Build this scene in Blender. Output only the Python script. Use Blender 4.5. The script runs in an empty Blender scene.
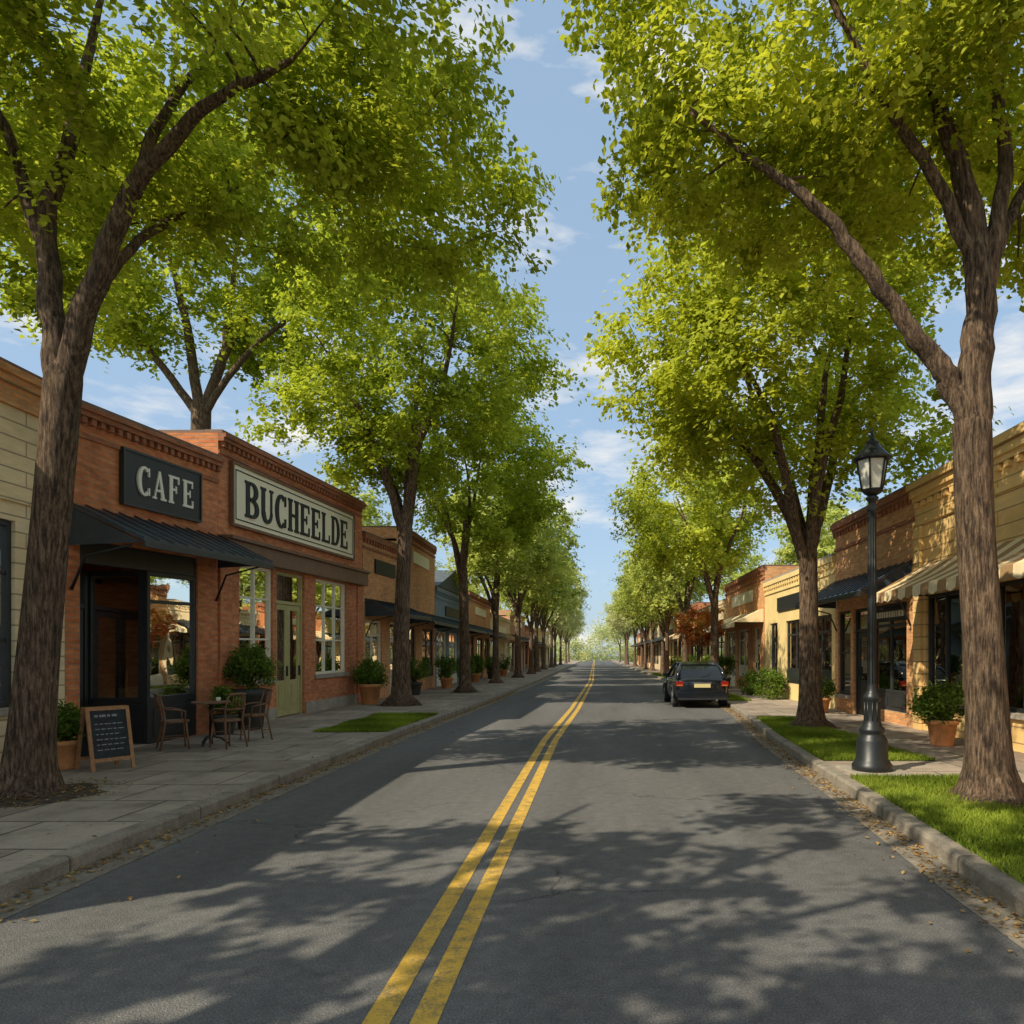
import bpy, math, random
import numpy as np
from mathutils import Vector, Matrix
scene=bpy.context.scene
random.seed(3)
R=random.Random(5)
# ---------------------------------------------------------------- mesh builder
def unit(v):
    n=np.linalg.norm(v); return v/n if n>1e-9 else np.array([0,0,1.0])
class MB:
    def __init__(s): s.v=[];s.f=[];s.m=[];s.s=[];s.mats=[]
    def mi(s,mat):
        if mat not in s.mats: s.mats.append(mat)
        return s.mats.index(mat)
    def add(s,vs,fs,mat,smooth=False):
        o=len(s.v); s.v.extend([tuple(map(float,v)) for v in vs]); i=s.mi(mat)
        for f in fs: s.f.append(tuple(o+k for k in f)); s.m.append(i); s.s.append(smooth)
    def box(s,x0,x1,y0,y1,z0,z1,mat,P=None,rot=None):
        vs=[(x,y,z) for z in (z0,z1) for (x,y) in ((x0,y0),(x1,y0),(x1,y1),(x0,y1))]
        if P: vs=[P(*v) for v in vs]
        s.add(vs,[(0,3,2,1),(4,5,6,7),(0,1,5,4),(1,2,6,5),(2,3,7,6),(3,0,4,7)],mat)
    def quad(s,a,b,c,d,mat): s.add([a,b,c,d],[(0,1,2,3)],mat)
    def tube(s,pts,rad,mat,n=8,smooth=True,lobes=None,cap=True):
        pts=[np.array(p,float) for p in pts]; m=len(pts); vs=[]; fs=[]
        up=None
        for i,p in enumerate(pts):
            t=unit(pts[min(i+1,m-1)]-pts[max(i-1,0)])
            if up is None:
                a=np.array([1.0,0,0]) if abs(t[0])<.8 else np.array([0,1.0,0]); up=unit(np.cross(t,a))
            else: up=unit(up-t*np.dot(up,t))
            w=np.cross(t,up)
            for k in range(n):
                th=2*math.pi*k/n; r=rad[i]
                if lobes: r*=1+lobes(i/(m-1.0),th)
                vs.append(p+r*(math.cos(th)*up+math.sin(th)*w))
        for i in range(m-1):
            for k in range(n):
                k2=(k+1)%n; fs.append((i*n+k,i*n+k2,(i+1)*n+k2,(i+1)*n+k))
        if cap:
            fs.append(tuple(range(n-1,-1,-1))); fs.append(tuple((m-1)*n+k for k in range(n)))
        s.add(vs,fs,mat,smooth)
    def lathe(s,prof,mat,c=(0,0,0),n=20,smooth=True,ph=0):
        vs=[];fs=[];m=len(prof)
        for r,z in prof:
            for k in range(n):
                th=2*math.pi*(k+ph)/n; vs.append((c[0]+r*math.cos(th),c[1]+r*math.sin(th),c[2]+z))
        for i in range(m-1):
            for k in range(n):
                k2=(k+1)%n; fs.append((i*n+k,i*n+k2,(i+1)*n+k2,(i+1)*n+k))
        fs.append(tuple(range(n-1,-1,-1))); fs.append(tuple((m-1)*n+k for k in range(n)))
        s.add(vs,fs,mat,smooth)
    def obj(s,name,parent=None,loc=(0,0,0),rotz=0,bevel=0,local=True,subsurf=0,offset=None):
        me=bpy.data.meshes.new(name)
        v=s.v
        if offset is not None: v=[(a[0]-offset[0],a[1]-offset[1],a[2]-offset[2]) for a in v]
        me.from_pydata(v,[],s.f)
        for m in s.mats: me.materials.append(m)
        me.polygons.foreach_set('material_index',s.m); me.polygons.foreach_set('use_smooth',s.s)
        me.update()
        ob=bpy.data.objects.new(name,me); scene.collection.objects.link(ob)
        if parent: ob.parent=parent
        else: ob.location=loc; ob.rotation_euler=(0,0,rotz)
        if subsurf:
            mm=ob.modifiers.new('s','SUBSURF'); mm.levels=subsurf; mm.render_levels=subsurf
        if bevel:
            b=ob.modifiers.new('b','BEVEL'); b.width=bevel; b.segments=2; b.limit_method='ANGLE'; b.angle_limit=math.radians(40)
        return ob
def empty(name,loc,rotz=0,scale=1):
    e=bpy.data.objects.new(name,None); e.empty_display_size=.3; e.location=loc; e.rotation_euler=(0,0,rotz)
    e.scale=(scale,)*3 if not isinstance(scale,tuple) else scale
    scene.collection.objects.link(e); return e
# ---------------------------------------------------------------- materials
class NM:
    def __init__(s,name):
        s.mat=bpy.data.materials.new(name); s.mat.use_nodes=True; s.nt=s.mat.node_tree
        s.b=s.nt.nodes['Principled BSDF']; s.out=s.nt.nodes['Material Output']
    def n(s,t,**k):
        nd=s.nt.nodes.new(t)
        for a,b in k.items(): setattr(nd,a,b)
        return nd
    def l(s,a,b): s.nt.links.new(a,b)
    def pos(s): return s.n('ShaderNodeNewGeometry').outputs['Position']
    def mapv(s,vec,scale):
        m=s.n('ShaderNodeMapping'); m.inputs['Scale'].default_value=scale; s.l(vec,m.inputs['Vector']); return m.outputs[0]
    def noise(s,vec,scale,detail=5,rough=.55):
        n=s.n('ShaderNodeTexNoise'); n.inputs['Scale'].default_value=scale; n.inputs['Detail'].default_value=detail; n.inputs['Roughness'].default_value=rough
        s.l(vec,n.inputs['Vector']); return n.outputs['Fac']
    def ramp(s,fac,stops):
        r=s.n('ShaderNodeValToRGB'); e=r.color_ramp.elements
        while len(e)<len(stops): e.new(.5)
        for i,(p,c) in enumerate(stops):
            e[i].position=p; e[i].color=(c,c,c,1) if not isinstance(c,tuple) else (*c,1)
        s.l(fac,r.inputs[0]); return r.outputs[0]
    def mix(s,f,a,b,mode='MIX'):
        m=s.n('ShaderNodeMix',data_type='RGBA',blend_type=mode)
        for sock,v in ((m.inputs[0],f),(m.inputs[6],a),(m.inputs[7],b)):
            if isinstance(v,(int,float)): sock.default_value=v
            elif isinstance(v,tuple): sock.default_value=(*v,1)
            else: s.l(v,sock)
        return m.outputs[2]
    def math(s,op,a,b=None):
        m=s.n('ShaderNodeMath',operation=op)
        for sock,v in ((m.inputs[0],a),(m.inputs[1],b)):
            if v is None: continue
            if isinstance(v,(int,float)): sock.default_value=v
            else: s.l(v,sock)
        return m.outputs[0]
    def bump(s,h,dist=.01,st=.6):
        b=s.n('ShaderNodeBump'); b.inputs['Strength'].default_value=st; b.inputs['Distance'].default_value=dist
        s.l(h,b.inputs['Height']); s.l(b.outputs[0],s.b.inputs['Normal'])
    def col(s,c):
        if isinstance(c,tuple): s.b.inputs['Base Color'].default_value=(*c,1)
        else: s.l(c,s.b.inputs['Base Color'])
    def facevec(s):
        g=s.n('ShaderNodeNewGeometry'); a=s.n('ShaderNodeSeparateXYZ'); b=s.n('ShaderNodeSeparateXYZ')
        s.l(g.outputs['Position'],a.inputs[0]); s.l(g.outputs['True Normal'],b.inputs[0])
        k=s.math('GREATER_THAN',s.math('ABSOLUTE',b.outputs[0]),.5)
        u=s.math('ADD',s.math('MULTIPLY',a.outputs[1],k),s.math('MULTIPLY',a.outputs[0],s.math('SUBTRACT',1.0,k)))
        c=s.n('ShaderNodeCombineXYZ'); s.l(u,c.inputs[0]); s.l(a.outputs[2],c.inputs[1]); return c.outputs[0]
    def set(s,rough=.8,metal=0,spec=None):
        s.b.inputs['Roughness'].default_value=rough; s.b.inputs['Metallic'].default_value=metal
        if spec is not None: s.b.inputs['Specular IOR Level'].default_value=spec
def brick(name,c1,c2,mortar,w=.23,h=.078,ms=.008,var=.5,bd=.008):
    m=NM(name); v=m.facevec(); t=m.n('ShaderNodeTexBrick'); m.l(v,t.inputs['Vector'])
    t.inputs['Color1'].default_value=(*c1,1); t.inputs['Color2'].default_value=(*c2,1); t.inputs['Mortar'].default_value=(*mortar,1)
    t.inputs['Scale'].default_value=1; t.inputs['Mortar Size'].default_value=ms; t.inputs['Mortar Smooth'].default_value=.3
    t.inputs['Brick Width'].default_value=w; t.inputs['Row Height'].default_value=h; t.inputs['Bias'].default_value=-.1
    big=m.noise(v,.7,6,.6); fine=m.noise(m.mapv(v,(4,13,1)),1,3)
    c=m.mix(var,t.outputs['Color'],m.ramp(fine,[(.3,.5),(.7,1.5)]),'MULTIPLY')
    c=m.mix(.75,c,m.ramp(big,[(.3,.7),(.5,1.0),(.75,1.2)]),'MULTIPLY')
    m.col(c); m.set(.9)
    hgt=m.math('ADD',m.math('MULTIPLY',t.outputs['Fac'],-1.0),m.math('MULTIPLY',m.noise(v,40,3),.4)); m.bump(hgt,bd,.8)
    return m.mat
def plain(name,c,rough=.7,var=.25,scale=3,metal=0,bd=.003,spec=None,fs=25,stretch=(1,1,1)):
    m=NM(name); p=m.mapv(m.pos(),stretch); n=m.noise(p,scale,7,.65); f=m.noise(p,fs,4)
    cc=m.mix(1.0,c,m.ramp(n,[(.25,1-var),(.75,1+var)]),'MULTIPLY'); cc=m.mix(.6,cc,m.ramp(f,[(.3,1-var*.8),(.7,1+var*.8)]),'MULTIPLY')
    m.col(cc); m.set(rough,metal,spec)
    if bd: m.bump(f,bd,.6)
    return m.mat
def glass_mat():
    m=NM('window_glass'); tr=m.n('ShaderNodeBsdfTransparent'); tr.inputs[0].default_value=(.75,.76,.70,1)
    gl=m.n('ShaderNodeBsdfGlossy'); gl.inputs['Roughness'].default_value=.015; gl.inputs['Color'].default_value=(.95,.95,.9,1)
    fr=m.n('ShaderNodeFresnel'); fr.inputs['IOR'].default_value=1.6
    b=m.n('ShaderNodeBump'); b.inputs['Strength'].default_value=.12; b.inputs['Distance'].default_value=.02
    m.l(m.noise(m.pos(),1.6,1),b.inputs['Height']); m.l(b.outputs[0],gl.inputs['Normal'])
    f=m.math('ADD',m.math('MULTIPLY',fr.outputs[0],1.1),.20)
    mx=m.n('ShaderNodeMixShader'); m.l(f,mx.inputs[0]); m.l(tr.outputs[0],mx.inputs[1]); m.l(gl.outputs[0],mx.inputs[2]); m.l(mx.outputs[0],m.out.inputs[0])
    return m.mat
def leaf_mat(name,dark,light,trans,tf=.5):
    m=NM(name); a=m.n('ShaderNodeAttribute',attribute_name='v'); 
    c=m.ramp(a.outputs['Fac'],[(0,dark),(1,light)])
    d=m.n('ShaderNodeBsdfDiffuse'); m.l(c,d.inputs[0])
    t=m.n('ShaderNodeBsdfTranslucent'); m.l(m.mix(1.0,c,trans,'MULTIPLY'),t.inputs[0])
    x=m.n('ShaderNodeMixShader'); x.inputs[0].default_value=tf; m.l(d.outputs[0],x.inputs[1]); m.l(t.outputs[0],x.inputs[2])
    m.l(x.outputs[0],m.out.inputs[0]); return m.mat
def bark_mat():
    m=NM('bark'); p=m.pos(); v=m.mapv(p,(1,1,.14)); n=m.noise(v,34,7,.72); w=m.noise(p,1.8,4); c2=m.noise(m.mapv(p,(1,1,.5)),60,3)
    c=m.ramp(n,[(.38,(.03,.018,.010)),(.5,(.15,.09,.052)),(.63,(.32,.215,.13))])
    c=m.mix(.6,c,m.ramp(w,[(.3,.65),(.7,1.3)]),'MULTIPLY'); c=m.mix(.6,c,m.ramp(c2,[(.3,.7),(.7,1.3)]),'MULTIPLY'); m.col(c); m.set(.95); m.bump(n,.07,1.0); return m.mat
def asphalt_mat():
    m=NM('asphalt'); p=m.pos(); f=m.noise(p,90,3,.7); g=m.noise(p,9,6,.6); b=m.noise(m.mapv(p,(1,.12,1)),.9,5); 
    vo=m.n('ShaderNodeTexVoronoi'); vo.inputs['Scale'].default_value=130; m.l(p,vo.inputs['Vector'])
    c=m.ramp(f,[(.3,(.075,.072,.071)),(.55,(.150,.142,.133)),(.75,(.33,.305,.27))])
    c=m.mix(.8,c,m.ramp(g,[(.3,.8),(.7,1.2)]),'MULTIPLY'); c=m.mix(.9,c,m.ramp(b,[(.3,.74),(.7,1.26)]),'MULTIPLY')
    cv=m.n('ShaderNodeTexVoronoi',feature='DISTANCE_TO_EDGE'); cv.inputs['Scale'].default_value=.33
    nn=m.n('ShaderNodeTexNoise'); nn.inputs['Scale'].default_value=2.2; nn.inputs['Detail'].default_value=6; m.l(p,nn.inputs['Vector'])
    dv=m.n('ShaderNodeMix',data_type='RGBA',blend_type='ADD'); dv.inputs[0].default_value=.6; m.l(p,dv.inputs[6]); m.l(nn.outputs['Color'],dv.inputs[7]); m.l(dv.outputs[2],cv.inputs['Vector'])
    cr=m.ramp(cv.outputs['Distance'],[(0,.45),(.005,1.0)]); msk=m.ramp(m.noise(p,.35,2),[(.47,0.0),(.56,1.0)])
    c=m.mix(msk,c,m.mix(1.0,c,cr,'MULTIPLY'))
    m.col(c); m.set(.85,spec=.3); m.bump(m.math('ADD',f,vo.outputs['Distance']),.006,.7); return m.mat
def paint_mat():
    m=NM('yellow_road_paint'); p=m.pos(); f=m.noise(p,70,4,.7); w=m.noise(p,7,6,.7)
    k=m.ramp(m.math('ADD',m.math('MULTIPLY',f,.5),m.math('MULTIPLY',w,.6)),[(.44,0.0),(.58,1.0)])
    yc=m.mix(m.noise(p,3,4),(.60,.34,.04),(.80,.48,.07)); c=m.mix(k,(.26,.19,.08),yc); m.col(c); m.set(.75); m.bump(f,.003,.5); return m.mat
def paving_mat():
    m=NM('sidewalk_slabs'); p=m.pos(); t=m.n('ShaderNodeTexBrick'); 
    nn=m.n('ShaderNodeTexNoise'); nn.inputs['Scale'].default_value=1.2; m.l(p,nn.inputs['Vector'])
    dv=m.n('ShaderNodeMix',data_type='RGBA',blend_type='ADD'); dv.inputs[0].default_value=.05; m.l(p,dv.inputs[6]); m.l(nn.outputs['Color'],dv.inputs[7])
    m.l(dv.outputs[2],t.inputs['Vector'])
    t.inputs['Color1'].default_value=(.27,.21,.16,1); t.inputs['Color2'].default_value=(.42,.34,.26,1); t.inputs['Mortar'].default_value=(.09,.075,.06,1)
    t.inputs['Scale'].default_value=1; t.inputs['Mortar Size'].default_value=.014; t.inputs['Brick Width'].default_value=1.15; t.inputs['Row Height'].default_value=.95; t.inputs['Mortar Smooth'].default_value=.3
    a=m.noise(p,2.2,8,.65); f=m.noise(p,45,4,.7)
    c=m.mix(.85,t.outputs['Color'],m.ramp(a,[(.3,.55),(.5,1.0),(.72,1.25)]),'MULTIPLY'); c=m.mix(.6,c,m.ramp(f,[(.3,.75),(.7,1.25)]),'MULTIPLY')
    m.col(c); m.set(.85); m.bump(m.math('ADD',m.math('MULTIPLY',t.outputs['Fac'],-1.5),m.math('MULTIPLY',a,1.0)),.014,.8); return m.mat
def kerb_mat():
    m=NM('kerb_stone'); p=m.pos(); s=m.n('ShaderNodeSeparateXYZ'); m.l(p,s.inputs[0])
    fr=m.math('FRACT',m.math('MULTIPLY',s.outputs[1],.55)); j=m.ramp(fr,[(0,.25),(.02,1.0)])
    a=m.noise(p,4,8,.7); f=m.noise(p,40,4,.7)
    c=m.mix(1.0,m.ramp(a,[(.3,(.17,.14,.105)),(.7,(.38,.325,.25))]),j,'MULTIPLY'); c=m.mix(.7,c,m.ramp(f,[(.3,.7),(.7,1.3)]),'MULTIPLY')
    m.col(c); m.set(.9); m.bump(m.math('ADD',a,f),.012,.8); return m.mat
def grass_ground():
    m=NM('grass_ground'); p=m.pos(); a=m.noise(p,6,6,.7); f=m.noise(p,60,3)
    c=m.mix(.6,m.ramp(a,[(.3,(.05,.075,.015)),(.6,(.09,.14,.025)),(.8,(.15,.14,.06))]),m.ramp(f,[(.3,.5),(.7,1.5)]),'MULTIPLY'); m.col(c); m.set(.95); m.bump(f,.02,1); return m.mat
BRICK=brick('red_brick',(.60,.175,.06),(.72,.27,.10),(.44,.28,.18))
BRICKD=brick('dark_brick_trim',(.38,.125,.055),(.46,.175,.08),(.28,.17,.11))
BRICKO=brick('orange_brick',(.70,.30,.11),(.80,.40,.16),(.52,.37,.22))
CREAM=brick('cream_stone_blocks',(.84,.66,.40),(.88,.71,.44),(.46,.35,.22),w=3.2,h=.21,ms=.012,var=.15,bd=.012)
OCHRE=brick('ochre_clapboard',(.86,.54,.20),(.88,.60,.25),(.42,.26,.12),w=4.0,h=.26,ms=.012,var=.15,bd=.012)
YEL=plain('yellow_stucco',(.86,.64,.28),.9,.12,2)
TAN=plain('tan_plaster',(.78,.60,.36),.9,.15,2)
REDP=plain('rose_stucco',(.62,.33,.2),.9,.2,2)
SLATEB=plain('blue_grey_siding',(.22,.29,.34),.8,.2,3)
CREAMP=plain('cream_paint',(.80,.70,.50),.6,.12,4)
BROWN=plain('brown_painted_wood',(.20,.105,.06),.55,.25,4)
BLACK=plain('black_painted_metal',(.014,.016,.017),.42,.25,5,metal=0,bd=.001)
DARKF=plain('black_frame_paint',(.028,.03,.03),.45,.25,5,bd=.001)
ROOF=plain('tar_roof',(.06,.06,.06),.95,.3,2)
SEAM=plain('standing_seam_metal',(.05,.065,.08),.42,.3,2,metal=.3,bd=.002)
GREEND=plain('olive_door_paint',(.46,.41,.17),.5,.15,4)
WHITEF=plain('white_window_paint',(.88,.80,.60),.5,.08,5)
SIGNC=plain('cream_sign_board',(.96,.87,.62),.6,.03,3)
SIGNK=plain('black_sign_board',(.02,.022,.023),.5,.2,3,bd=.001)
LETW=plain('pale_letter_paint',(.94,.89,.76),.5,.03,5,bd=0)
LETK=plain('black_letter_paint',(.015,.017,.02),.5,.1,5,bd=0)
CANVC=plain('cream_canvas',(.84,.67,.40),.9,.12,3)
CANVB=plain('brown_canvas',(.38,.22,.10),.9,.2,3)
TERRA=plain('terracotta',(.66,.28,.10),.85,.25,6)
POTD=plain('dark_metal_pot',(.06,.06,.05),.6,.3,6)
SOIL=plain('soil',(.08,.055,.035),1,.4,10,bd=.02)
WOODC=plain('chair_wood',(.22,.11,.055),.5,.35,9,stretch=(1,1,.3))
WOODO=plain('orange_wood',(.42,.20,.08),.6,.3,9)
CHALK=plain('chalkboard',(.025,.03,.032),.8,.5,6,bd=0)
CHALKW=plain('chalk',(.3,.3,.28),.9,.5,30,bd=0)
INTW=plain('interior_plaster',(.86,.62,.32),.9,.15,2)
INTD=plain('interior_dark_wood',(.28,.15,.08),.7,.3,4)
CONC=plain('concrete',(.38,.33,.26),.9,.3,3,bd=.01)
GUT=plain('gutter_concrete',(.22,.185,.14),.95,.4,3,bd=.01)
SLATE=plain('slate_roof',(.09,.11,.13),.7,.3,3)
GLASS=glass_mat(); BARK=bark_mat(); ASPH=asphalt_mat(); PAINT=paint_mat(); PAVE=paving_mat(); KERB=kerb_mat(); GG=grass_ground()
LEAFL=leaf_mat('leaves_left',(.17,.235,.02),(.66,.72,.10),(1.25,1.2,.7))
LEAFR=leaf_mat('leaves_right',(.22,.275,.022),(.72,.75,.11),(1.2,1.15,.6))
LEAFF=leaf_mat('leaves_far_haze_tint',(.28,.34,.07),(.68,.72,.20),(1.2,1.15,.8))  # lighter leaf colours imitate distance haze on the far trees
LEAFH=leaf_mat('leaves_painted_haze',(.46,.50,.22),(.76,.76,.42),(1.1,1.1,.9))  # palest set, haze painted into the leaf colour of the farthest trees
LEAFB=leaf_mat('shrub_leaves',(.06,.11,.02),(.26,.36,.06),(1.2,1.3,.7),.35)
BLADE=leaf_mat('grass_blades',(.10,.15,.016),(.36,.43,.06),(1.2,1.3,.6),.35)
LITTER=leaf_mat('dry_leaves',(.18,.09,.03),(.54,.35,.14),(1,1,.8),.2)
# ---------------------------------------------------------------- leaf mesh
def leaf_mesh(name,P,L,W,vv,mat,rng,upb=.55,parent=None,mode='leaf',base=None):
    n=len(P)
    if base is not None: nn=base+rng.normal(size=(n,3))*.38
    elif mode=='leaf':
        nn=rng.normal(size=(n,3)); nn[:,2]=np.abs(nn[:,2])+upb
    else: nn=rng.normal(size=(n,3))*.25; nn[:,2]+=1
    nn/=np.linalg.norm(nn,axis=1)[:,None]
    a=np.cross(nn,rng.normal(size=(n,3))); a/=np.linalg.norm(a,axis=1)[:,None]+1e-9; b=np.cross(nn,a)
    s=rng.uniform(.6,1.3,size=(n,1))
    A=a*L*s; B=b*W*s
    V=np.empty((n,4,3)); V[:,0]=P-A*.5; V[:,1]=P+B*.5-A*.08+nn*W*.15; V[:,2]=P+A*.5; V[:,3]=P-B*.5-A*.08+nn*W*.15
    return quads(name,V,vv,mat,parent)
def quads(name,V,vv,mat,parent=None,k=4):
    n=len(V); me=bpy.data.meshes.new(name); me.vertices.add(n*k); me.vertices.foreach_set('co',V.reshape(-1).astype(np.float32))
    me.loops.add(n*k); me.loops.foreach_set('vertex_index',np.arange(n*k,dtype=np.int32))
    me.polygons.add(n); me.polygons.foreach_set('loop_start',np.arange(0,n*k,k,dtype=np.int32))
    try: me.polygons.foreach_set('loop_total',np.full(n,k,dtype=np.int32))
    except Exception: pass
    me.update(calc_edges=True); me.validate()
    at=me.attributes.new('v','FLOAT','POINT'); at.data.foreach_set('value',np.repeat(np.clip(vv,0,1),k).astype(np.float32))
    me.materials.append(mat)
    ob=bpy.data.objects.new(name,me); scene.collection.objects.link(ob)
    if parent: ob.parent=parent
    return ob
# ---------------------------------------------------------------- trees
def catmull(pts,seg=6):
    P=[np.array(p,float) for p in pts]; P=[2*P[0]-P[1]]+P+[2*P[-1]-P[-2]]; out=[]
    for i in range(1,len(P)-2):
        for j in range(seg):
            t=j/seg; a,b,c,d=P[i-1],P[i],P[i+1],P[i+2]
            out.append(.5*((2*b)+(c-a)*t+(2*a-5*b+4*c-d)*t*t+(3*b-a-3*c+d)*t**3))
    out.append(P[-2]); return out
def make_tree(name,loc,limbs,blobs,nper,leaf,seed,lmat,K=12,cr=.62,sides=6,mulch=True):
    rng=np.random.default_rng(seed); e=empty(name,loc); mb=MB(); N=[];T=[];RR=[]
    for li,lb in enumerate(limbs):
        pts=catmull(lb,7); pos=[p[:3].copy() for p in pts]; rad=[max(p[3],.012)*.9 for p in pts]
        if li==0:
            t_=pos[-1]-pos[-3]; t_=unit(t_); pos+= [pos[-1]+t_*.12,pos[-1]+t_*.25]; rad+=[rad[-1]*.75,rad[-1]*.3]
            for i,p in enumerate(pos):
                z=p[2]; rad[i]*=1+.65*math.exp(-z/.15)+.10*math.exp(-z/.8)
            ph=rng.uniform(0,6)
            zt=pos[-1][2]
            mb.tube(pos,rad,BARK,n=24,lobes=lambda t,th:(.16*math.exp(-t*zt/.35)+.025)*math.sin(5*th+ph)+.03*math.sin(3*th+t*7)+.02*math.sin(11*th+t*3))
        else:
            wob=rng.normal(size=3)*.03
            for i in range(2,len(pos)): wob=wob*.6+rng.normal(size=3)*.014; pos[i]=pos[i]+wob
            mb.tube(pos,rad,BARK,n=12 if rad[0]>.06 else 7,lobes=lambda t,th:.05*math.sin(3*th+9*t))
        for i in range(len(pos)):
            if li==0 and i<len(pos)*.85: continue
            if li>0 and i<2: continue
            N.append(pos[i]); RR.append(rad[i]); T.append(unit(pos[min(i+1,len(pos)-1)]-pos[max(i-1,0)]))
    C=[];CR=[]
    for (cx,cy,cz,rx,ry,rz,n) in blobs:
        k=0
        while k<n:
            d=rng.normal(size=3); d/=np.linalg.norm(d); r=rng.uniform(.12,1)**.42
            if d[2]<-.2 and r>.85 : r*=.9
            r*=1+.12*math.sin(3*d[0]+seed)+.10*math.sin(5*d[1]+2*d[2]+seed*2)
            C.append(np.array([cx+d[0]*r*rx,cy+d[1]*r*ry,cz+d[2]*r*rz])); CR.append(cr*rng.uniform(.65,1.35)); k+=1
    order=np.argsort([min(np.linalg.norm(c-n0) for n0 in N[::3]) for c in C])
    for oi in order:
        c=C[oi]; Na=np.array(N); d=Na-c; cost=np.linalg.norm(d,axis=1)+np.maximum(d[:,2]+.1,0)*1.5
        j=int(np.argmin(cost)); dist=np.linalg.norm(d[j]); 
        if dist<.15: continue
        p0=N[j]; r0=min(RR[j]*.6,.010+.018*dist); p1=p0+T[j]*dist*.3+rng.normal(size=3)*.06*dist; p2=c-unit(c-p0)*dist*.35+np.array([0,0,.08*dist])+rng.normal(size=3)*.06*dist
        m=5; pp=[];rr=[]
        for q in range(m+1):
            t=q/m; pp.append((1-t)**3*p0+3*(1-t)**2*t*p1+3*(1-t)*t*t*p2+t**3*c); rr.append(r0*(1-t)+.006*t)
        mb.tube(pp,rr,BARK,n=5 if r0<.04 else sides,cap=False)
        for q in range(2,m+1):
            N.append(pp[q]); RR.append(rr[q]); T.append(unit(pp[q]-pp[q-1]))
    mb.obj('trunk_and_limbs',parent=e)
    Ps=[];Vs=[];Bs=[]
    ctr=np.mean(np.array(C),axis=0)
    for c,rc in zip(C,CR):
        cv=rng.uniform(-.25,.25); dirs=rng.normal(size=(K,3)); dirs[:,2]*=.7; dirs/=np.linalg.norm(dirs,axis=1)[:,None]
        n=int(nper*rng.uniform(.6,1.3)); k=rng.integers(0,K,size=n); t=rng.uniform(.1,1,size=n)**.8
        p=c+dirs[k]*(t*rc*rng.uniform(.8,1.3,size=K)[k])[:,None]+rng.normal(size=(n,3))*(.035+.06*rc); p[:,2]-=t*t*.15*rc
        nb=dirs*.55+unit(c-ctr)*.35+rng.normal(size=(K,3))*.3; nb[:,2]=np.abs(nb[:,2])+.45; nb/=np.linalg.norm(nb,axis=1)[:,None]
        Ps.append(p); Bs.append(nb[k]); Vs.append(np.clip(.48+cv+rng.normal(size=n)*.15,0,1))
    leaf_mesh('foliage',np.concatenate(Ps),leaf,leaf*.66,np.concatenate(Vs),lmat,rng,parent=e,base=np.concatenate(Bs))
    return e
def gen_limbs(h,fork,r,spread,seed,lean=(0,0),n=5):
    rng=random.Random(seed); L=[[(0,0,-.1,r),(lean[0]*.3,lean[1]*.3,fork*.5,r*.82),(lean[0],lean[1],fork,r*.74)]]
    b=L[0][-1]
    for i in range(n):
        a=2*math.pi*i/n+rng.uniform(-.4,.4); s=spread*rng.uniform(.5,.95); top=fork+(h-fork)*rng.uniform(.55,.85); z0=fork*rng.uniform(.86,1.0)
        if i==0: s*=.25; top=h*.88
        x,y=b[0],b[1]
        L.append([(x*z0/fork,y*z0/fork,z0-.2,r*.5),(x+s*.22*math.cos(a),y+s*.22*math.sin(a),z0+(top-z0)*.3,r*.42),(x+s*.6*math.cos(a+.15),y+s*.6*math.sin(a+.15),z0+(top-z0)*.65,r*.26),(x+s*math.cos(a),y+s*math.sin(a),top,r*.1)])
    return L
def rel(pts,loc): return [(p[0]-loc[0],p[1]-loc[1],p[2]-loc[2],p[3]) for p in pts]
# near left tree
l=(-6.38,7.85,.12)
lim=[rel(q,l) for q in [
 [(-6.38,7.85,.02,.25),(-6.25,7.85,1.6,.215),(-6.10,7.85,3.3,.20),(-5.96,7.85,4.8,.20)],
 [(-6.02,7.85,4.3,.14),(-5.85,7.85,5.1,.15),(-5.5,7.8,6.0,.13),(-5.05,7.75,6.95,.10),(-4.25,7.6,7.6,.07),(-3.2,7.4,8.0,.035)],
 [(-6.04,7.85,4.3,.14),(-6.05,7.87,5.2,.145),(-6.22,7.95,6.6,.11),(-6.05,8.1,7.9,.08),(-5.8,8.3,9.6,.03)],
 [(-6.2,7.93,6.2,.08),(-6.6,7.8,7.6,.06),(-7.3,7.6,9.0,.03)],
 [(-5.1,7.75,6.8,.08),(-4.95,8.1,8.0,.06),(-4.5,8.6,9.4,.03)],
 [(-5.7,7.8,5.6,.07),(-5.5,8.6,6.9,.055),(-5.0,9.8,8.2,.03)]]]
make_tree('shade_tree',l,lim,[(.9,.3,8.9,4.6,4.0,2.3,195),(-2.0,.8,7.3,2.4,2.6,1.2,36),(3.4,1.6,7.9,2.1,2.3,1.1,44)],370,.1,11,LEAFL)
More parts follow.
